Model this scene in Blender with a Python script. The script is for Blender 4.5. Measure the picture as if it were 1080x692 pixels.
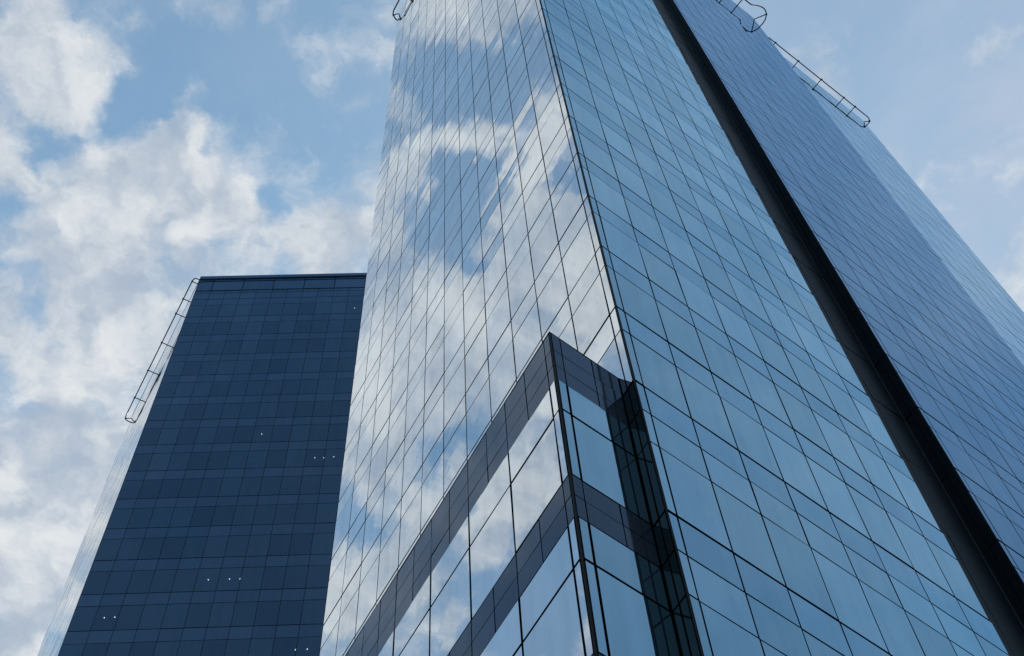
import bpy, math, random
from mathutils import Vector, Matrix
random.seed(11)
sc = bpy.context.scene
for o in list(bpy.data.objects):
    bpy.data.objects.remove(o)
R = math.radians
EYE = 1.6                                   # camera height above the ground

# ------------------------------------------------------------------ camera
PITCH, ROLL, FPX = 1.10845736, -0.09213563, 1496.917
cam_d = bpy.data.cameras.new('camera')
cam = bpy.data.objects.new('camera', cam_d)
sc.collection.objects.link(cam)
sc.camera = cam
cam_d.sensor_fit = 'HORIZONTAL'
cam_d.sensor_width = 36.0
cam_d.lens = FPX / 1080.0 * 36.0
cam_d.clip_start = 0.1
cam_d.clip_end = 20000
cp, sp, cr, sr = math.cos(PITCH), math.sin(PITCH), math.cos(ROLL), math.sin(ROLL)
r0, u0, f0 = Vector((1, 0, 0)), Vector((0, -sp, cp)), Vector((0, cp, sp))
rr = cr * r0 + sr * u0
uu = -sr * r0 + cr * u0
m3 = Matrix((rr, uu, -f0)).transposed()
cam.matrix_world = Matrix.Translation((0, 0, EYE)) @ m3.to_4x4()


def project(p):
    d = Vector(p) - Vector((0, 0, EYE))
    k = d.dot(f0)
    if k <= 0.1:
        return None
    return 540 + FPX * d.dot(rr) / k, 346 - FPX * d.dot(uu) / k


# ------------------------------------------------------------------ light
SUN_B, SUN_EL = R(8), R(42)
sun_dir = Vector((math.cos(SUN_EL) * math.sin(SUN_B), math.cos(SUN_EL) * math.cos(SUN_B), math.sin(SUN_EL)))
sd = bpy.data.lights.new('sun', 'SUN')
sd.energy = 2.6
sd.angle = R(0.53)
sd.color = (1.0, 0.96, 0.9)
so = bpy.data.objects.new('sun', sd)
sc.collection.objects.link(so)
so.rotation_euler = (-sun_dir).to_track_quat('-Z', 'Y').to_euler()
so.location = (0, 0, 200)

sc.view_settings.view_transform = 'Standard'
sc.view_settings.look = 'None'
sc.view_settings.exposure = 0.0
sc.view_settings.gamma = 1.0
sc.view_settings.use_curve_mapping = False
sc.cycles.max_bounces = 10
sc.cycles.glossy_bounces = 8
sc.cycles.diffuse_bounces = 3
sc.cycles.transparent_max_bounces = 8
sc.cycles.use_denoising = True


class NT:
    """small helper to write node trees"""
    def __init__(s, tree):
        s.t = tree
        s.t.nodes.clear()

    def n(s, kind, **kw):
        nd = s.t.nodes.new(kind)
        for k, v in kw.items():
            setattr(nd, k, v)
        return nd

    def put(s, sock, v):
        if isinstance(v, bpy.types.NodeSocket):
            s.t.links.new(v, sock)
        else:
            sock.default_value = v

    def m(s, op, a, b=None, c=None, clamp=False):
        nd = s.n('ShaderNodeMath', operation=op)
        nd.use_clamp = clamp
        s.put(nd.inputs[0], a)
        if b is not None:
            s.put(nd.inputs[1], b)
        if c is not None:
            s.put(nd.inputs[2], c)
        return nd.outputs[0]

    def vm(s, op, a, b=None, out=0):
        nd = s.n('ShaderNodeVectorMath', operation=op)
        s.put(nd.inputs[0], a)
        if b is not None:
            s.put(nd.inputs[1], b)
        return nd.outputs[out]

    def mix(s, fac, a, b, blend='MIX'):
        nd = s.n('ShaderNodeMix', data_type='RGBA', blend_type=blend)
        s.put(nd.inputs[0], fac)
        s.put(nd.inputs[6], a)
        s.put(nd.inputs[7], b)
        return nd.outputs[2]

    def mr(s, v, a, b, c, d, kind='SMOOTHSTEP'):
        nd = s.n('ShaderNodeMapRange', interpolation_type=kind)
        for i, q in enumerate((v, a, b, c, d)):
            s.put(nd.inputs[i], q)
        return nd.outputs[0]

    def noise(s, vec, scale, detail=6, rough=0.55, dist=0.0, out=0):
        nd = s.n('ShaderNodeTexNoise')
        s.put(nd.inputs['Vector'], vec)
        nd.inputs['Scale'].default_value = scale
        nd.inputs['Detail'].default_value = detail
        nd.inputs['Roughness'].default_value = rough
        nd.inputs['Distortion'].default_value = dist
        return nd.outputs[out]


# ---- sky: Nishita air, a cloud layer mapped on a level plane high above
world = bpy.data.worlds.new('World')
sc.world = world
world.use_nodes = True
w = NT(world.node_tree)
out = w.n('ShaderNodeOutputWorld')
bg = w.n('ShaderNodeBackground')
bg.inputs['Strength'].default_value = 0.15
w.t.links.new(bg.outputs[0], out.inputs[0])
sky = w.n('ShaderNodeTexSky', sky_type='NISHITA')
sky.sun_disc = False
sky.sun_elevation = SUN_EL
sky.sun_rotation = SUN_B
sky.air_density = 1.0
sky.dust_density = 0.6
sky.ozone_density = 1.0
tc = w.n('ShaderNodeTexCoord').outputs['Generated']
sx = w.n('ShaderNodeSeparateXYZ')
w.t.links.new(tc, sx.inputs[0])
zc = w.m('MAXIMUM', sx.outputs[2], 0.06)
cx = w.n('ShaderNodeCombineXYZ')
w.put(cx.inputs[0], w.m('DIVIDE', sx.outputs[0], zc))
w.put(cx.inputs[1], w.m('DIVIDE', sx.outputs[1], zc))
uv = cx.outputs[0]
# (u, v, radius, weight): where the sky holds cloud (+) or is open (-)
BLOBS = [
    (-0.3, 0.391, 0.064, 0.55), (-0.246, 0.335, 0.051, 0.55), (-0.207, 0.377, 0.044, 0.5), (-0.336, 0.395, 0.034, 0.3), (-0.271, 0.393, 0.053, 0.2),
    (-0.133, 0.407, 0.034, 0.62), (-0.308, 0.268, 0.029, 0.45), (-0.27, 0.265, 0.024, 0.35), (-0.336, 0.258, 0.029, 0.42), (-0.361, 0.32, 0.025, 0.7),
    (-0.302, 0.214, 0.02, 0.6), (-0.181, 0.225, 0.017, 0.3), (-0.338, 0.5, 0.064, 0.5), (-0.392, 0.573, 0.076, 0.5), (-0.398, 0.666, 0.107, 0.5),
    (-0.461, 0.729, 0.111, 0.4), (-0.293, 0.463, 0.039, 0.25), (-0.332, 0.312, 0.016, -0.5), (-0.304, 0.299, 0.013, -0.4), (-0.377, 0.414, 0.015, -0.4),
    (-0.374, 0.447, 0.015, -0.4), (-0.277, 0.442, 0.017, -0.35), (-0.398, 0.503, 0.02, -0.25), (-0.363, 0.464, 0.016, -0.3), (-0.356, 0.358, 0.015, -0.3),
    (-0.187, 0.276, 0.063, -0.4), (-0.131, 0.317, 0.05, -0.25), (-0.17, 0.435, 0.019, -0.35), (-0.224, 0.259, 0.02, -0.2), (-0.263, 0.299, 0.021, -0.5),
    (-0.24, 0.285, 0.021, -0.35), (-0.274, 0.237, 0.024, -0.3), (-0.162, 0.385, 0.018, -0.4), (-0.11, 0.242, 0.03, -0.5), (0.375, 0.298, 0.023, 0.55),
    (0.324, 0.376, 0.067, -0.22), (0.265, 0.305, 0.043, -0.2), (0.344, 0.479, 0.048, -0.2), (0.369, 0.315, 0.014, 0.35), (0.342, 0.443, 0.027, 0.12),
    (-0.229, 0.097, 0.024, 0.57), (-0.248, 0.093, 0.017, 0.47), (-0.218, 0.117, 0.024, 0.47), (-0.237, 0.07, 0.017, 0.38), (-0.259, 0.166, 0.015, 0.33),
    (-0.288, 0.186, 0.014, 0.43), (-0.318, 0.204, 0.016, 0.47), (-0.281, 0.171, 0.01, 0.24), (-0.298, 0.152, 0.014, 0.33), (-0.303, 0.129, 0.014, 0.47),
    (-0.312, 0.107, 0.016, 0.52), (-0.312, 0.093, 0.013, 0.43), (-0.338, 0.119, 0.019, 0.57), (-0.341, 0.103, 0.018, 0.57), (-0.353, 0.137, 0.016, 0.47),
    (-0.331, 0.083, 0.011, 0.19), (-0.384, 0.144, 0.021, 0.52), (-0.395, 0.114, 0.023, 0.57), (-0.43, 0.107, 0.027, 0.62), (-0.472, 0.123, 0.035, 0.62),
    (-0.433, 0.145, 0.031, 0.57), (-0.435, 0.183, 0.03, 0.57), (-0.406, 0.16, 0.023, 0.52), (-0.358, 0.237, 0.015, 0.57), (-0.393, 0.236, 0.023, 0.57),
    (-0.429, 0.221, 0.035, 0.62), (-0.415, 0.273, 0.04, 0.57), (-0.46, 0.324, 0.049, 0.57), (-0.482, 0.284, 0.041, 0.57), (-0.488, 0.235, 0.041, 0.52),
    (-0.491, 0.194, 0.036, 0.52), (-0.509, 0.161, 0.037, 0.47), (-0.522, 0.341, 0.034, 0.47), (-0.499, 0.364, 0.034, 0.43), (-0.574, 0.343, 0.035, 0.43),
    (-0.539, 0.369, 0.026, 0.33), (-0.615, 0.431, 0.036, 0.43), (-0.639, 0.407, 0.037, 0.38), (-0.629, 0.364, 0.032, 0.33), (-0.593, 0.239, 0.035, 0.62),
    (-0.546, 0.201, 0.033, 0.43), (-0.64, 0.302, 0.027, 0.52), (-0.608, 0.28, 0.026, 0.33), (-0.686, 0.386, 0.033, 0.28), (-0.563, 0.284, 0.026, 0.33),
    (-0.242, 0.137, 0.021, -0.4), (-0.27, 0.077, 0.014, -0.5), (-0.283, 0.097, 0.014, -0.5), (-0.29, 0.12, 0.016, -0.55), (-0.276, 0.154, 0.018, -0.4),
    (-0.242, 0.153, 0.014, -0.3), (-0.291, 0.075, 0.014, -0.3), (-0.323, 0.167, 0.016, -0.6), (-0.337, 0.158, 0.013, -0.55), (-0.345, 0.185, 0.016, -0.6),
    (-0.371, 0.184, 0.018, -0.65), (-0.357, 0.203, 0.012, -0.5), (-0.398, 0.189, 0.01, -0.5), (-0.356, 0.095, 0.01, -0.6), (-0.372, 0.097, 0.009, -0.6),
    (-0.335, 0.204, 0.009, -0.4), (-0.538, 0.3, 0.014, -0.6), (-0.568, 0.314, 0.012, -0.35), (-0.559, 0.397, 0.016, -0.45), (-0.582, 0.38, 0.019, -0.5),
    (-0.589, 0.416, 0.013, -0.3), (-0.602, 0.291, 0.016, -0.45), (-0.62, 0.318, 0.02, -0.5), (-0.674, 0.249, 0.025, -0.6), (-0.728, 0.267, 0.042, -0.6),
    (-0.73, 0.305, 0.047, -0.55), (-0.639, 0.224, 0.018, -0.3), (0.876, 0.333, 0.019, 0.7), (0.66, 0.12, 0.42, -0.95), (-0.1, -0.6, 0.6, -0.8),
    (0.3, 0.05, 0.2, -0.4),
]
warp = w.noise(uv, 10.0, 6, 0.62, out=1)
wv = w.vm('SCALE', w.vm('SUBTRACT', warp, (0.5, 0.5, 0.5)))
wv.node.inputs['Scale'].default_value = 0.085
wuv = w.vm('ADD', uv, wv)
acc = None
for (a, b, rad, wt) in BLOBS:
    dist = w.vm('DISTANCE', wuv, (a, b, 0), out=1)
    q = w.mr(dist, 0.0, rad * 1.6, wt, 0.0)
    acc = q if acc is None else w.m('ADD', acc, q)
n1 = w.noise(wuv, 14.0, 10, 0.54, 0.1)
off = w.vm('ADD', wuv, (0.012, 0.016, 0.0))
n2 = w.noise(off, 14.0, 10, 0.54, 0.1)
dens = w.m('ADD', w.m('MULTIPLY_ADD', n1, 2.5, -1.17), acc)
cl = w.mr(dens, -0.26, 0.56, 0.0, 1.0)
side = w.m('MULTIPLY_ADD', w.m('SUBTRACT', n1, n2), 2.8, 0.5, clamp=True)
shade = w.noise(wuv, 10.0, 6, 0.55)
shade = w.mr(shade, 0.3, 0.7, 0.0, 1.0)
lit = w.m('ADD', w.m('MULTIPLY', side, 0.5), w.m('MULTIPLY', shade, 0.5), clamp=True)
lit = w.mr(lit, 0.12, 0.88, 0.0, 1.0)
ccol = w.mix(lit, (2.75, 3.3, 4.05, 1), (5.15, 5.35, 5.5, 1))
# thin high veil: paler toward the sun side
veil = w.noise(uv, 4.5, 6, 0.6, 0.4)
vx = w.mr(w.vm('DISTANCE', uv, (0.42, 0.36, 0), out=1), 0.0, 0.66, 1.0, 0.36)
vf = w.m('MULTIPLY', vx, w.mr(veil, 0.3, 0.7, 0.5, 1.0))
skyc = w.mix(1.0, sky.outputs[0], (0.77, 1.15, 1.12, 1), 'MULTIPLY')
air = w.mix(vf, skyc, (3.1, 3.75, 4.75, 1))
up = w.mr(sx.outputs[2], 0.05, 0.25, 0.0, 1.0)
full = w.mix(w.m('MULTIPLY', cl, up), air, ccol)
w.t.links.new(full, bg.inputs['Color'])


# ------------------------------------------------------------------ materials
def glass(name, f0, tint, body, vary=0.06, rough=0.012, wave=0.0022, bodymix=None):
    """mirror-coated facade glass: Schlick reflectance over a dark body"""
    m = bpy.data.materials.new(name)
    m.use_nodes = True
    k = NT(m.node_tree)
    o = k.n('ShaderNodeOutputMaterial')
    geo = k.n('ShaderNodeNewGeometry')
    oi = k.n('ShaderNodeObjectInfo')
    rnd = k.m('FRACT', k.m('ADD', geo.outputs['Random Per Island'], oi.outputs['Random']))
    lw = k.n('ShaderNodeLayerWeight')
    lw.inputs['Blend'].default_value = 0.5
    c = k.m('POWER', lw.outputs['Facing'], 5.0)
    fr = k.m('MULTIPLY_ADD', c, 1 - f0, f0)
    fr = k.m('MULTIPLY', fr, k.m('MULTIPLY_ADD', rnd, vary * 2, 1 - vary), clamp=True)
    pos = geo.outputs['Position']
    mp = k.n('ShaderNodeMapping')                 # rain streaks and dust, long in the vertical
    mp.inputs['Scale'].default_value = (2.2, 2.2, 0.22)
    k.put(mp.inputs['Vector'], pos)
    streak = k.mr(k.noise(mp.outputs[0], 1.0, 6, 0.65), 0.35, 0.75, 1.0, 0.90)
    fr = k.m('MULTIPLY', fr, streak)
    nz = k.noise(pos, 0.9, 2, 0.4)
    bp = k.n('ShaderNodeBump')
    bp.inputs['Strength'].default_value = 1.0
    bp.inputs['Distance'].default_value = wave
    k.put(bp.inputs['Height'], nz)
    gl = k.n('ShaderNodeBsdfAnisotropic')
    gl.inputs['Roughness'].default_value = rough
    gl.inputs['Color'].default_value = (*tint, 1)
    k.put(gl.inputs['Normal'], bp.outputs[0])
    df = k.n('ShaderNodeBsdfDiffuse')
    dirt = k.noise(pos, 0.35, 5, 0.6)
    k.put(df.inputs['Color'], k.mix(k.m('MULTIPLY', dirt, 0.8), (*body, 1), tuple(b * 1.6 for b in body) + (1,)))
    mx = k.n('ShaderNodeMixShader')
    k.put(mx.inputs[0], fr)
    under = df.outputs[0]
    if bodymix is not None:                       # part of the light passes into the rooms behind
        tr = k.n('ShaderNodeBsdfTransparent')
        tr.inputs['Color'].default_value = (0.5, 0.6, 0.7, 1)
        m2 = k.n('ShaderNodeMixShader')
        m2.inputs[0].default_value = bodymix
        k.put(m2.inputs[1], df.outputs[0])
        k.put(m2.inputs[2], tr.outputs[0])
        under = m2.outputs[0]
    k.put(mx.inputs[1], under)
    k.put(mx.inputs[2], gl.outputs[0])
    k.put(o.inputs[0], mx.outputs[0])
    return m


def plain(name, col, rough=0.6, metal=0.0, spec=0.3, nscale=3.0, var=0.25):
    m = bpy.data.materials.new(name)
    m.use_nodes = True
    k = NT(m.node_tree)
    o = k.n('ShaderNodeOutputMaterial')
    b = k.n('ShaderNodeBsdfPrincipled')
    geo = k.n('ShaderNodeNewGeometry')
    nz = k.noise(geo.outputs['Position'], nscale, 5, 0.6)
    lo = tuple(c * (1 - var) for c in col) + (1,)
    hi = tuple(min(1, c * (1 + var)) for c in col) + (1,)
    k.put(b.inputs['Base Color'], k.mix(nz, lo, hi))
    b.inputs['Roughness'].default_value = rough
    b.inputs['Metallic'].default_value = metal
    b.inputs['Specular IOR Level'].default_value = spec
    k.put(o.inputs[0], b.outputs[0])
    return m


M_FRAME = plain('black_anodised_frame', (0.005, 0.006, 0.008), 0.6, 0.0, 0.08)
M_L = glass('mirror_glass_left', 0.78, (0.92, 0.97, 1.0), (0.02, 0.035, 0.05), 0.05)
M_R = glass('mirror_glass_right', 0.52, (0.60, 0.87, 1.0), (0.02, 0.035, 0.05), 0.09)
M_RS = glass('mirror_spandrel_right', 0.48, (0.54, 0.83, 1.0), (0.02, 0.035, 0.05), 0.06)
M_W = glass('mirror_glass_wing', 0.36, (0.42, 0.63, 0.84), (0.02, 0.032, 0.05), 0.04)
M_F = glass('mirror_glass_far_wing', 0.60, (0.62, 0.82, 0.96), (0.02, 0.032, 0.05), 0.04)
M_PB = glass('grey_band_panel', 0.075, (0.48, 0.59, 0.74), (0.022, 0.026, 0.036), 0.08, 0.09, 0.002)
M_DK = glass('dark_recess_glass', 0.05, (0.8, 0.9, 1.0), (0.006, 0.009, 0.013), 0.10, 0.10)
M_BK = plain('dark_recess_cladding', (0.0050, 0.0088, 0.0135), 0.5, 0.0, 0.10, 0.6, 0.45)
M_RV = glass('dark_reveal_glass', 0.12, (0.42, 0.52, 0.52), (0.010, 0.016, 0.018), 0.10, 0.02)
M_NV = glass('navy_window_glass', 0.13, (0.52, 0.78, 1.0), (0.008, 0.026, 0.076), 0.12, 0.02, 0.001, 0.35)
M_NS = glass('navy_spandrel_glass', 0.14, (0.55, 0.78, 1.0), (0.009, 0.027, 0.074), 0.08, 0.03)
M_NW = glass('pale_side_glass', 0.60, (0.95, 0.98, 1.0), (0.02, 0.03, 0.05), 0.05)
M_NF = plain('navy_frame', (0.006, 0.012, 0.024), 0.6, 0.0, 0.1)
M_CORE = plain('dark_interior', (0.02, 0.025, 0.035), 0.8)
M_STEEL = plain('dark_steel_tube', (0.02, 0.022, 0.028), 0.4, 0.6)
M_ALU = plain('pale_metal_trim', (0.30, 0.33, 0.36), 0.35, 0.8)
M_TRIM = plain('grey_metal_trim', (0.07, 0.075, 0.08), 0.4, 0.3)
M_ROOF = plain('roof_membrane', (0.20, 0.20, 0.21), 0.9)
M_GROUND = plain('ground_asphalt', (0.055, 0.055, 0.058), 0.9, nscale=0.8)
M_PAVE = plain('pavement_stone', (0.26, 0.25, 0.24), 0.85, nscale=1.4)
M_LAMP = bpy.data.materials.new('lit_ceiling_lamp')
M_LAMP.use_nodes = True
k = NT(M_LAMP.node_tree)
o_ = k.n('ShaderNodeOutputMaterial')
e_ = k.n('ShaderNodeEmission')
e_.inputs['Color'].default_value = (1, 0.97, 0.92, 1)
e_.inputs['Strength'].default_value = 4.5
k.put(o_.inputs[0], e_.outputs[0])


# ------------------------------------------------------------------ mesh tools
def d2(t):
    return Vector((math.sin(t), math.cos(t), 0))


class MB:
    def __init__(s):
        s.v, s.f, s.mi = [], [], []

    def quad(s, a, b, c, d, mi=0):
        i = len(s.v)
        s.v += [Vector(a), Vector(b), Vector(c), Vector(d)]
        s.f.append((i, i + 1, i + 2, i + 3))
        s.mi.append(mi)

    def slab(s, front, back, mi_front=0, mi_side=1):
        """front/back: four corners each, counter-clockwise seen from outside; panel, open at the back"""
        i = len(s.v)
        s.v += [Vector(p) for p in front] + [Vector(p) for p in back]
        s.f.append((i, i + 1, i + 2, i + 3)); s.mi.append(mi_front)
        for a in range(4):
            b = (a + 1) % 4
            s.f.append((i + a, i + 4 + a, i + 4 + b, i + b)); s.mi.append(mi_side)

    def prism(s, poly, z0, z1, mi=0, mi_top=None):
        """poly counter-clockwise seen from above"""
        i = len(s.v); n = len(poly)
        s.v += [Vector((p[0], p[1], z0)) for p in poly] + [Vector((p[0], p[1], z1)) for p in poly]
        for a in range(n):
            b = (a + 1) % n
            s.f.append((i + a, i + b, i + n + b, i + n + a)); s.mi.append(mi)
        s.f.append(tuple(i + n + a for a in range(n))); s.mi.append(mi if mi_top is None else mi_top)
        s.f.append(tuple(i + n - 1 - a for a in range(n))); s.mi.append(mi)

    def tube(s, pts, rad, seg=8, mi=0):
        pts = [Vector(p) for p in pts]
        rings = []
        for j, p in enumerate(pts):
            t = (pts[min(j + 1, len(pts) - 1)] - pts[max(j - 1, 0)]).normalized()
            up = Vector((0, 0, 1)) if abs(t.z) < 0.9 else Vector((1, 0, 0))
            a = t.cross(up).normalized(); b = a.cross(t)
            i = len(s.v)
            s.v += [p + rad * (math.cos(2 * math.pi * q / seg) * a + math.sin(2 * math.pi * q / seg) * b) for q in range(seg)]
            rings.append(i)
        for A, B in zip(rings, rings[1:]):
            for q in range(seg):
                q2 = (q + 1) % seg
                s.f.append((A + q, A + q2, B + q2, B + q)); s.mi.append(mi)
        s.f.append(tuple(rings[0] + seg - 1 - q for q in range(seg))); s.mi.append(mi)
        s.f.append(tuple(rings[-1] + q for q in range(seg))); s.mi.append(mi)

    def build(s, name, mats, parent=None, center=True, smooth=False):
        c = Vector((0, 0, 0))
        if center and s.v:
            n = len(s.v)
            c = Vector((sum(v.x for v in s.v) / n, sum(v.y for v in s.v) / n, min(v.z for v in s.v)))
        me = bpy.data.meshes.new(name)
        me.from_pydata([v - c for v in s.v], [], s.f)
        for m in mats:
            me.materials.append(m)
        for p, i in zip(me.polygons, s.mi):
            p.material_index = i
            p.use_smooth = smooth
        me.update()
        o = bpy.data.objects.new(name, me)
        sc.collection.objects.link(o)
        o.location = c
        if parent:
            o.parent = parent
            bpy.context.view_layer.update()
            o.matrix_parent_inverse = parent.matrix_world.inverted()
        return o


def empty(name, loc, label, cat):
    o = bpy.data.objects.new(name, None)
    sc.collection.objects.link(o)
    o.location = loc
    o['label'] = label
    o['category'] = cat
    bpy.context.view_layer.update()
    return o


def inset(poly, offs):
    """move edge i (poly[i] -> poly[i+1], counter-clockwise) inwards by offs[i]"""
    n = len(poly)
    L = []
    for i in range(n):
        a, b = Vector(poly[i]), Vector(poly[(i + 1) % n])
        d = (b - a).normalized()
        nn = Vector((-d.y, d.x, 0))
        L.append((a + nn * offs[i], d))
    res = []
    for i in range(n):
        p, d = L[i - 1]
        q, e = L[i]
        den = d.x * e.y - d.y * e.x
        t = ((q.x - p.x) * e.y - (q.y - p.y) * e.x) / den
        res.append(p + d * t)
    return res


SIDE = {'tower': M_FRAME, 'dark': M_NF}
PANES = {}          # building -> list of (area in the picture, name, host, mesh builder, materials)


def area_in_picture(pts):
    q = [project(p) for p in pts]
    if any(a is None for a in q):
        return 0
    cxm = sum(a[0] for a in q) / 4; cym = sum(a[1] for a in q) / 4
    if not (-15 < cxm < 1095 and -15 < cym < 707):
        return 0
    return abs(sum(q[i][0] * q[(i + 1) % 4][1] - q[(i + 1) % 4][0] * q[i][1] for i in range(4))) / 2


def face(bld, host, P, th, nrm, cols, rows, gv=0.052, tilt=0.0023, thick=0.035, skip=None, skew=None):
    """Panels of one facade. P: foot of the start edge, th: bearing the columns run along,
    nrm: outward normal, cols: edges along th, rows: (z0, z1, gap_top, name, material)."""
    P = Vector((P[0], P[1], 0)); d = d2(th)
    flip = d.cross(Vector((0, 0, 1))).dot(nrm) < 0
    for ci in range(len(cols) - 1):
        a0, a1 = cols[ci] + gv / 2, cols[ci + 1] - gv / 2
        if a1 - a0 < 0.03:
            continue
        for (z0, z1, gt, gb, name, mat) in rows:
            if skip and skip(ci, z0, z1):
                continue
            ta, tb, tq = random.gauss(0, tilt), random.gauss(0, tilt), random.gauss(0, 0.002)
            s_m, z_m = (a0 + a1) / 2, (z0 + z1) / 2
            zz0, zz1 = z0 + gb / 2, z1 - gt / 2
            fr, bk = [], []
            for (s_, z_) in ((a0, zz0), (a1, zz0), (a1, zz1), (a0, zz1)):
                if skew and ci == len(cols) - 2 and s_ == a1:
                    s_ = s_ + skew(z_)
                q = ta * (s_ - s_m) + tb * (z_ - z_m) + tq
                base = P + d * s_ + Vector((0, 0, z_))
                fr.append(base + nrm * q)
                bk.append(base + nrm * (-thick))
            if flip:
                fr.reverse(); bk.reverse()
            mb = MB(); mb.slab(fr, bk)
            PANES.setdefault(bld, []).append((area_in_picture(fr), name, host, mb, mat))


def flush_panes(bld, root, limit=98):
    rest = {}
    by = {}
    for it in PANES[bld]:
        by.setdefault(it[1], []).append(it)
    for name, items in by.items():
        items.sort(key=lambda t: -t[0])
        for k_, (ar, nm, host, mb, mat) in enumerate(items):
            if k_ < limit and ar > 0:
                mb.build(name, [mat, SIDE[bld]], host)
            else:
                rest.setdefault(name, []).append((mb, mat))
        if name in rest:
            big = MB(); mats = []
            for mb, mat in rest[name]:
                if mat not in mats:
                    mats.append(mat)
            fi = len(mats)
            for mb, mat in rest[name]:
                o_ = len(big.v)
                big.v += mb.v
                big.f += [tuple(i + o_ for i in f) for f in mb.f]
                big.mi += [mats.index(mat) if i == 0 else fi for i in mb.mi]
            ob = big.build(name, mats + [SIDE[bld]], root)
            ob['kind'] = 'stuff'


# ------------------------------------------------------------------ plan of the place (metres)
TH_R, TH_L = R(47.7666), R(-33.921)
dR, dL = d2(TH_R), d2(TH_L)
nR = Vector((math.cos(TH_R), -math.sin(TH_R), 0))          # out of the right-hand faces
nL = Vector((-math.cos(TH_L), math.sin(TH_L), 0))          # out of the left-hand faces
C0 = 16.3768 * d2(R(9.6078))                               # main corner
H = EYE
T_A = 33.15 + H                                            # first storey line of the tower above the podium storeys
T_Z = 29.109 + H
WL, SL, WR, SR = 1.5392, 0.3016, 1.5, 0.2974
LEN_L = SL + 12 * WL
LEN_R = SR + 7 * WR + 1.2905
ROOF_M, ROOF_W, ROOF_F = 131.3 + H, 138.4 + H, 133.6 + H

# ---- setting
g = MB(); S = 6000
g.quad((-S, -S, 0), (S, -S, 0), (S, S, 0), (-S, S, 0))
go = g.build('ground', [M_GROUND], center=False); go['kind'] = 'structure'
pv = MB()
pv.prism([(-70, -14), (75, -14), (75, 110), (-70, 110)], 0.004, 0.13)
po = pv.build('pavement', [M_PAVE], center=False); po['kind'] = 'structure'

# ------------------------------------------------------------------ blue glass tower
tower = empty('glass_tower', (C0.x, C0.y, 0.13), 'tall blue mirror glass office tower with sharp corner, dark vertical recess and projecting podium', 'skyscraper')


def storeys(base, roof, pitch=4.0, sp=1.335, vis='glass_pane', spn='spandrel_panel', m_v=M_L, m_s=M_L, gt=0.105, gs=0.06, start=None):
    rows = []
    z = base
    while z < roof - 0.3:
        zt = min(z + pitch, roof)
        if zt - z < pitch - 0.01:
            rows.append((z, zt, 0.0, gt, spn, m_s))
        else:
            rows.append((z, zt - sp, gs, gt, vis, m_v))
            rows.append((zt - sp, zt, gt, gs, spn, m_s))
        z = zt
    return rows


def low_storeys(m_v, m_s, top=T_Z, n=5, pitch=5.431):
    rows = []
    for i in range(n):
        t = top - i * pitch
        rows.append((t - 1.342, t, 0.10, 0.06, 'spandrel_panel', m_s))
        rows.append((t - 2.75, t - 1.342, 0.06, 0.06, 'spandrel_panel', m_v))
        rows.append((t - pitch, t - 2.75, 0.06, 0.10, 'glass_pane', m_v))
    return rows


# --- main block
DEP = 0.075
Rend = C0 + dR * LEN_R
Lend = C0 + dL * LEN_L
poly = [C0, Rend, Rend + dL * LEN_L, Lend]
pin = inset(poly, [DEP, 0.02, 0.02, DEP])
b = MB(); b.prism(pin, 0.13, ROOF_M - 0.1, 0, 1)
main = b.build('main_block', [M_FRAME, M_ROOF], tower)
colsL = [0.03, SL] + [SL + WL * (i + 1) for i in range(12)]
colsR = [0.03, SR] + [SR + WR * (i + 1) for i in range(7)] + [LEN_R]
rowsL = low_storeys(M_L, M_L) + [(T_Z, T_A - 1.335, 0.07, 0.13, 'glass_pane', M_L), (T_A - 1.335, T_A, 0.12, 0.07, 'spandrel_panel', M_L)] + storeys(T_A, ROOF_M, m_v=M_L, m_s=M_L)
rowsR = low_storeys(M_R, M_RS) + [(T_Z, T_A - 1.335, 0.07, 0.13, 'glass_pane', M_R), (T_A - 1.335, T_A, 0.12, 0.07, 'spandrel_panel', M_RS)] + storeys(T_A, ROOF_M, m_v=M_R, m_s=M_RS)


def skew_right(z):                       # the last column's edge steps a little at every storey
    if z >= T_Z:
        q = ((z - T_A) % 4.0) / 4.0
        if q < 0.02: q = 0.0
    else:
        q = ((z - T_Z) % 5.431) / 5.431
    return 0.07 * q - 0.02


# podium plan
I2 = C0 + dL * 0.52
av = d2(R(3.29))                          # bearing of the podium's own corner
PW = (I2.x * av.y - I2.y * av.x) / (dR.x * av.y - dR.y * av.x)
Pc = I2 - dR * PW
POD_TOP = 30.01 + H
hid = Pc + dL * 1.0


def skip_left(ci, z0, z1):               # wall that lies inside the podium
    return ci >= 1 and z1 < POD_TOP - 0.6


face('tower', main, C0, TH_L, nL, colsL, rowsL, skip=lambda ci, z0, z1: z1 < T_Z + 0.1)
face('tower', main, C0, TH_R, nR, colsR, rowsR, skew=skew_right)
# reveal between the tower corner and the podium: dark glass
rv_rows = [(a, b_, c, d_, 'reveal_glass', M_RV) for (a, b_, c, d_, _, _) in low_storeys(M_RV, M_RV)]
face('tower', main, C0, TH_L, nL, [0.03, 0.27, 0.515], rv_rows, gv=0.05)
cpst = MB()
pc_ = C0 - (dR + dL).normalized() * 0.0
cpst.prism([pc_ + nL * 0.012 + dL * 0.022, pc_ + (nL + nR) * 0.014, pc_ + nR * 0.012 + dR * 0.022, pc_ + (dR + dL) * 0.05], 0.13, ROOF_M)
cpst.build('corner_post', [M_FRAME], main)

# --- podium
LEN_P = 19.5
Pend = Pc + dL * LEN_P
Iend = Pend + dR * (PW - 0.10)
Iin = I2 - dR * 0.10
polyp = [Pc, Iin, Iend, Pend]
pinp = inset(polyp, [0.07, -0.08, -0.08, 0.07])
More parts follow.
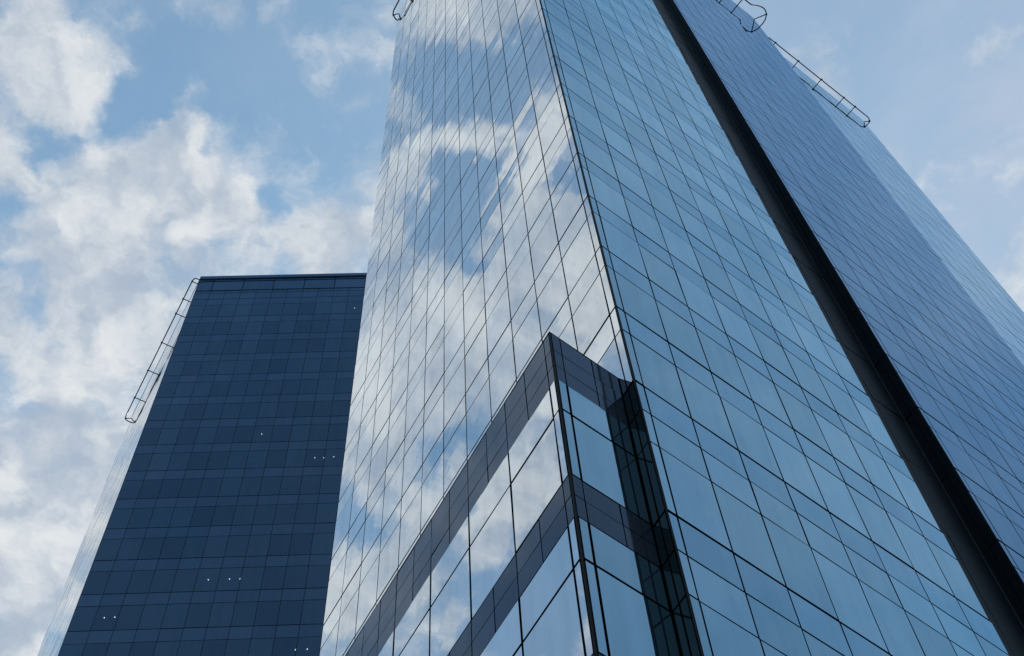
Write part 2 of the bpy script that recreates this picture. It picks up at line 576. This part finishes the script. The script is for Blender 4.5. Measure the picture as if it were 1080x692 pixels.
# the podium meets the reveal at the inner corner
pinp[1] = I2 - nR * 0.07 - dR * 0.0
b = MB(); b.prism(pinp, 0.13, POD_TOP - 0.05, 0, 1)
pod = b.build('podium_block', [M_FRAME, M_ROOF], tower)
PWL = 1.894
colsP = [0.045, 0.29] + [0.29 + PWL * (i + 1) for i in range(10)]
colsPh = [0.045, 0.29] + [0.29 + PWL / 2 * (i + 1) for i in range(20)]
colsQ = [0.045, 0.31, PW - 0.013]
colsQh = [0.045, 0.31, 1.27, PW - 0.013]
band, vis = [], []
z = POD_TOP
for (a, c) in ((0.0, 0.86), (0.86, 1.62), (1.62, 2.33)):
    band.append((z - c, z - a, 0.03, 0.03, 'band_panel', M_PB))
tops = [27.74 + H]
for i in range(5):
    t = 27.74 + H - i * 5.431
    vis.append((t - 1.35, t, 0.05, 0.09, 'glass_pane', None))
    vis.append((t - 1.35 - 2.6, t - 1.35, 0.09, 0.06, 'glass_pane', None))
    b0 = t - 3.95
    if i < 4:
        band.append((b0 - 0.74, b0, 0.06, 0.03, 'band_panel', M_PB))
        band.append((b0 - 1.481, b0 - 0.74, 0.03, 0.04, 'band_panel', M_PB))
pvL = [(a, c, d_, e, n, M_L) for (a, c, d_, e, n, _) in vis]
pvR = [(a, c, d_, e, n, M_R) for (a, c, d_, e, n, _) in vis]
face('tower', pod, Pc, TH_L, nL, colsP, pvL, gv=0.07)
face('tower', pod, Pc, TH_L, nL, colsPh, band, gv=0.035, tilt=0.003)
face('tower', pod, Pc, TH_R, nR, colsQ, pvR, gv=0.07)
face('tower', pod, Pc, TH_R, nR, colsQh, band, gv=0.035, tilt=0.003)
cp_ = MB()
cq = inset([Pc, I2, Pend + dR * 2.0, Pend], [-0.008, 0.0, 0.0, -0.008])
cp_.prism(cq, POD_TOP, POD_TOP + 0.02)
cp_.build('coping', [M_FRAME], pod)
ps = MB()
ps.prism([Pc + nL * 0.012 + dL * 0.02, Pc + (nL + nR) * 0.014, Pc + nR * 0.012 + dR * 0.03, Pc + (dR + dL) * 0.04], 0.13, POD_TOP - 0.002)
ps.build('corner_post', [M_FRAME], pod)
# --- wing block right of the recess
E2 = 29.07 * d2(R(28.287))
LEN_W = 17.292
W1 = E2 + dR * LEN_W
RCD = 0.69
polyw = [E2, W1, W1 + dL * 18, E2 + dL * 18]
pinw = inset(polyw, [DEP, 0.03, 0.02, DEP])
b = MB(); b.prism(pinw, 0.13, ROOF_W - 0.1, 0, 1)
wing = b.build('wing_block', [M_FRAME, M_ROOF], tower)
colsW = [0.02, 0.29] + [0.29 + 1.6126 * (i + 1) for i in range(10)] + [LEN_W]
hb = 46.406 + H - 48.0
rowsW = [r_ for r_ in storeys(hb, ROOF_W, m_v=M_W, m_s=M_W, gt=0.13, gs=0.075) if r_[1] > 4]
rowsW[0] = (0.2,) + rowsW[0][1:]
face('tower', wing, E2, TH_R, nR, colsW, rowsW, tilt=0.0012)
# side return of the wing and the back of the recess: dark panels
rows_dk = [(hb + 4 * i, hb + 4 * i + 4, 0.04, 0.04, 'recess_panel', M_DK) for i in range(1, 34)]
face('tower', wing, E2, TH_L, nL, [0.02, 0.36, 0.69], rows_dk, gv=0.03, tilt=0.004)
Bk = E2 + dL * RCD                                         # inner corner of the recess
bw0 = Bk - dR * 3.2
b = MB(); b.prism([bw0 - nR * 0.05, Bk - nR * 0.05 + dR * 0.2, Bk - nR * 1.2 + dR * 0.2, bw0 - nR * 1.2], 0.13, ROOF_M - 0.4, 0, 1)
rec = b.build('recess_wall', [M_FRAME, M_ROOF], tower)
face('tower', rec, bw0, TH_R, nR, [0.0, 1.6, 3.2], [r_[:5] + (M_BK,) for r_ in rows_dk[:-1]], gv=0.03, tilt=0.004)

tr_ = MB()
a = Bk + (nR + nL) * 0.03
tr_.prism([a, a - nR * 0.025, a - nR * 0.025 - dR * 0.03, a - dR * 0.03][::-1], 0.14, ROOF_M - 0.5)
tr_.build('corner_trim', [M_TRIM], rec)

# --- far end of the same facade, lower roof
PERP = 10.43
Fc = Vector((36.48, 47.22, 0))
Fc = Fc + nR * (-(PERP + Fc.dot(nR)))
LEN_F = 1.55 * 9
F0 = Fc - dR * LEN_F
polyf = [F0, Fc, Fc + dL * 18, F0 + dL * 18]
pinf = inset(polyf, [DEP, 0.02, 0.02, 0.02])
b = MB(); b.prism(pinf, 0.13, ROOF_F - 0.1, 0, 1)
farw = b.build('far_wing_block', [M_FRAME, M_ROOF], tower)
colsF = [1.55 * i for i in range(10)]
rowsF = [r_ for r_ in storeys(45.18 + H - 48, ROOF_F, m_v=M_F, m_s=M_F, gt=0.11, gs=0.06) if r_[1] > 4]
rowsF[0] = (0.2,) + rowsF[0][1:]
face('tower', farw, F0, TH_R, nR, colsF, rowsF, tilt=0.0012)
flush_panes('tower', tower)


# --- guide rails round the roof edges, each on brackets standing off the glass
def rail(root, pts, brackets, rad=0.035):
    r_ = MB(); r_.tube(pts, rad)
    ro = r_.build('roof_rail', [M_STEEL], root, smooth=True)
    for pl in brackets:
        q = MB(); q.tube(pl, rad * 0.9)
        e = Vector(pl[-1]); ax = (Vector(pl[-1]) - Vector(pl[-2])).normalized()
        q.tube([e - ax * 0.04, e + ax * 0.09], rad * 2.0)          # clamp on the rail
        q.build('bracket', [M_STEEL], ro, smooth=True)
    return ro


def on(P, d, n, s_, q, z):
    p = P + d * s_ + n * q
    return Vector((p.x, p.y, z))


def spline(pts, n=8):
    res = []
    P_ = [Vector(pts[0])] + [Vector(p) for p in pts] + [Vector(pts[-1])]
    for i in range(1, len(P_) - 2):
        for j in range(n):
            t = j / n
            a, b_, c, d_ = P_[i - 1], P_[i], P_[i + 1], P_[i + 2]
            res.append(0.5 * ((2 * b_) + (c - a) * t + (2 * a - 5 * b_ + 4 * c - d_) * t * t + (3 * b_ - a - 3 * c + d_) * t ** 3))
    res.append(P_[-2])
    return res


zr = 137.7 + H
o2 = lambda s_, q: on(W1, dR, nR, s_, q, zr)
rail(tower, [o2(-17, 0.88), o2(-2.3, 0.88)] + spline([o2(-1.6, 0.88), o2(-1.12, 0.92), o2(-0.6, 1.2), o2(0.0, 1.36), o2(0.5, 1.18), o2(0.85, 0.7), o2(0.95, 0.15), o2(0.92, -0.8), o2(0.92, -6)], 6),
     [[o2(s_, 0.0), o2(s_, 0.88)] for s_ in [-2.25 - 1.61 * i for i in range(9)]] + [[o2(0.0, 0.0), o2(0.62, 1.07)]], 0.06)
zf = 133.0 + H
o3 = lambda s_, q: on(Fc, dR, nR, s_, q, zf)
rail(tower, [o3(-13.3, 0.57), o3(-0.4, 0.57)] + spline([o3(-0.2, 0.57), o3(0.15, 0.52), o3(0.4, 0.25), o3(0.45, -0.1), o3(0.45, -4)], 5),
     [spline([o3(s_, 0.0), o3(s_, 0.3) + Vector((0, 0, 0.08)), o3(s_, 0.57)], 3) for s_ in (-1.8, -3.32, -6.35, -9.4, -12.4)] + [[o3(0, 0), o3(0.36, 0.36)]], 0.052)
zl = 130.6 + H
o4 = lambda s_, q: on(Lend, dL, nL, s_, q, zl)
rail(tower, [o4(-17.5, 0.55), o4(-0.3, 0.55)] + spline([o4(-0.1, 0.55), o4(0.25, 0.45), o4(0.5, 0.15), o4(0.6, -0.3), o4(0.6, -3)], 5),
     [[o4(s_, 0.0), o4(s_, 0.55)] for s_ in [-1.65 - 1.539 * i for i in range(11)]] + [[o4(0, 0), o4(0.34, 0.36)]], 0.06)

# ------------------------------------------------------------------ dark tower behind on the left
TH_F, TH_S = R(85.6), R(-33.5)
dF, dS = d2(TH_F), d2(TH_S)
nF = Vector((math.cos(TH_F), -math.sin(TH_F), 0))
nS = Vector((-math.cos(TH_S), math.sin(TH_S), 0))
B0 = 65.9 * d2(R(-28.52)); B0.z = 0
dark = empty('dark_tower', (B0.x, B0.y, 0.13), 'dark navy glass office tower standing behind on the left, its narrow side face pale', 'skyscraper')
ROOF_D = 134.57 + H
LEN_DF, LEN_DS = 1.55 * 20, 18.3
polyd = [B0, B0 + dF * LEN_DF, B0 + dF * LEN_DF + dS * LEN_DS, B0 + dS * LEN_DS]
core = inset(polyd, [2.6, 0.3, 0.3, 0.5])
b = MB(); b.prism(core, 0.13, ROOF_D - 0.6, 0, 1)
dcore = b.build('inner_wall', [M_CORE, M_ROOF], dark)
zs = [113.05 + H + 4 * i for i in range(-28, 5)]           # storey lines
slab_poly = inset(polyd, [0.09, 0.09, 0.09, 0.09])
for zt in zs + [131.0 + H]:
    s_ = MB(); s_.prism(slab_poly, max(0.2, zt - 1.30), zt - 0.02)
    s_.build('floor_slab', [M_CORE], dark)
s_ = MB(); s_.prism(slab_poly, 131.05 + H, ROOF_D - 0.15, 0, 1); s_.build('roof_slab', [M_CORE, M_ROOF], dark)
# frame bars of the front, one welded grid
fr = MB()
colsD = [0.02] + [1.55 * (i + 1) for i in range(20)]
for c_ in colsD:
    a = B0 + dF * c_ - nF * 0.012
    fr.prism([a - dF * 0.03, a + dF * 0.03, a + dF * 0.03 - nF * 0.08, a - dF * 0.03 - nF * 0.08], 0.2, 131.0 + H)
front = fr.build('window_frame', [M_NF], dark)
fs = MB(); a = B0 + dS * 0.05 - nS * 0.07; c2_ = B0 + dS * LEN_DS - nS * 0.07
fs.prism([a, a - nS * 0.1, c2_ - nS * 0.1, c2_], 0.2, ROOF_D - 0.3)
# orientation of that strip depends on the bearing: make it counter-clockwise
sidew = fs.build('side_wall', [M_FRAME], dark)
rowsD, rowsS = [], []
lo = 0.2
for zt in zs:
    if zt - 4 < 0: continue
    rowsD.append((zt - 4, zt - 1.34, 0.05, 0.07, 'glass_pane', M_NV))
    rowsD.append((zt - 1.34, zt, 0.07, 0.05, 'spandrel_panel', M_NS))
    rowsS.append((zt - 4, zt - 1.34, 0.05, 0.09, 'glass_pane', M_NW))
    rowsS.append((zt - 1.34, zt, 0.09, 0.05, 'spandrel_panel', M_NW))
zt = zs[-1]
rowsD.append((zt, zt + 1.33 + 0.0, 0.05, 0.07, 'spandrel_panel', M_NS))
rowsD.append((zt + 1.33, 131.0 + H, 0.02, 0.05, 'glass_pane', M_NV))
rowsS.append((zt, ROOF_D - 0.1, 0.0, 0.09, 'glass_pane', M_NW))
face('dark', front, B0, TH_F, nF, colsD, rowsD, gv=0.04, tilt=0.002)
face('dark', front, B0, TH_F, nF, [0.02] + [1.55 + 3.1 * i for i in range(10)], [(131.12 + H, 133.9 + H, 0.04, 0.10, 'parapet_panel', M_NS)], gv=0.08, tilt=0.002)
face('dark', sidew, B0, TH_S, nS, [0.03] + [1.53 * (i + 1) for i in range(12)], rowsS, gv=0.03, tilt=0.0012)
cp_ = MB(); cp_.prism(inset(polyd, [-0.06, 0, 0, -0.02]), 133.95 + H, ROOF_D); cp_.build('coping', [M_NS], dark)
dg = MB()                                                  # pale vertical edge where the two faces meet
dg.prism([B0 + nS * 0.015 + dS * 0.01, B0 + nS * 0.015 + nF * 0.015, B0 + nF * 0.015 + dF * 0.02, B0 + dF * 0.02 + dS * 0.02], 0.2, 133.9 + H)
dg.build('edge_trim', [M_ALU], dark)
flush_panes('dark', dark)
zd = 133.5 + H
o5 = lambda s_, q: on(B0, dS, nS, s_, q, zd)
o6 = lambda s_, q: on(B0, dF, nF, s_, q, zd)
spl = spline([o6(0.5, 0.1), o6(0.1, 0.14), o6(-0.25, 0.3), o5(0.1, 0.58), o5(0.9, 0.62)], 5)
br = [spline([o5(s_, 0.0), o5(s_, 0.3) + Vector((0, 0, 0.06)), o5(s_, 0.62)], 3) for s_ in (2.6, 4.5, 8.3, 12.0, 15.7)]
br += [[o5(0.35, 0.0), o5(0.35, 0.60)], [o5(18.2, 0.0), o5(18.5, 0.5)]]
rail(dark, [o6(28, 0.1)] + spl + [o5(17.8, 0.62)] + spline([o5(17.9, 0.62), o5(18.4, 0.55), o5(18.7, 0.2), o5(18.7, -1.5)], 4), br, 0.058)

# lit ceiling spots behind the front glass
def ray(x, y):
    return ((x - 540) / FPX * rr - (y - 346) / FPX * uu + f0)


for (x, y) in [(374, 325), (276, 458), (332, 483), (341.5, 483), (352, 482), (219.7, 611.7), (242, 611), (253, 610.8), (110, 651.8), (121, 651.2), (311.6, 685.6), (324, 685)]:
    d = ray(x, y)
    t = (B0 - Vector((0, 0, EYE))).dot(nF) / d.dot(nF)
    zg = EYE + d.z * t                                     # where the sight line meets the glass
    zc_ = min([q - 1.34 for q in zs if q - 1.34 > zg + 0.15] + [999])
    if zc_ > zg + 3: zc_ = zg + 0.6
    # go on inwards until just below the ceiling
    t2 = (zc_ - 0.06 - EYE) / d.z
    p = Vector((0, 0, EYE)) + d * t2
    dep = (B0 - p).dot(nF)
    if dep < 0.12:
        p = Vector((0, 0, EYE)) + d * (t * (1 + 0.004)); dep = (B0 - p).dot(nF)
    lm = MB()
    lm.tube([p, p + Vector((0, 0, 0.05))], 0.038, 10)
    lm.build('ceiling_lamp', [M_LAMP], dark)
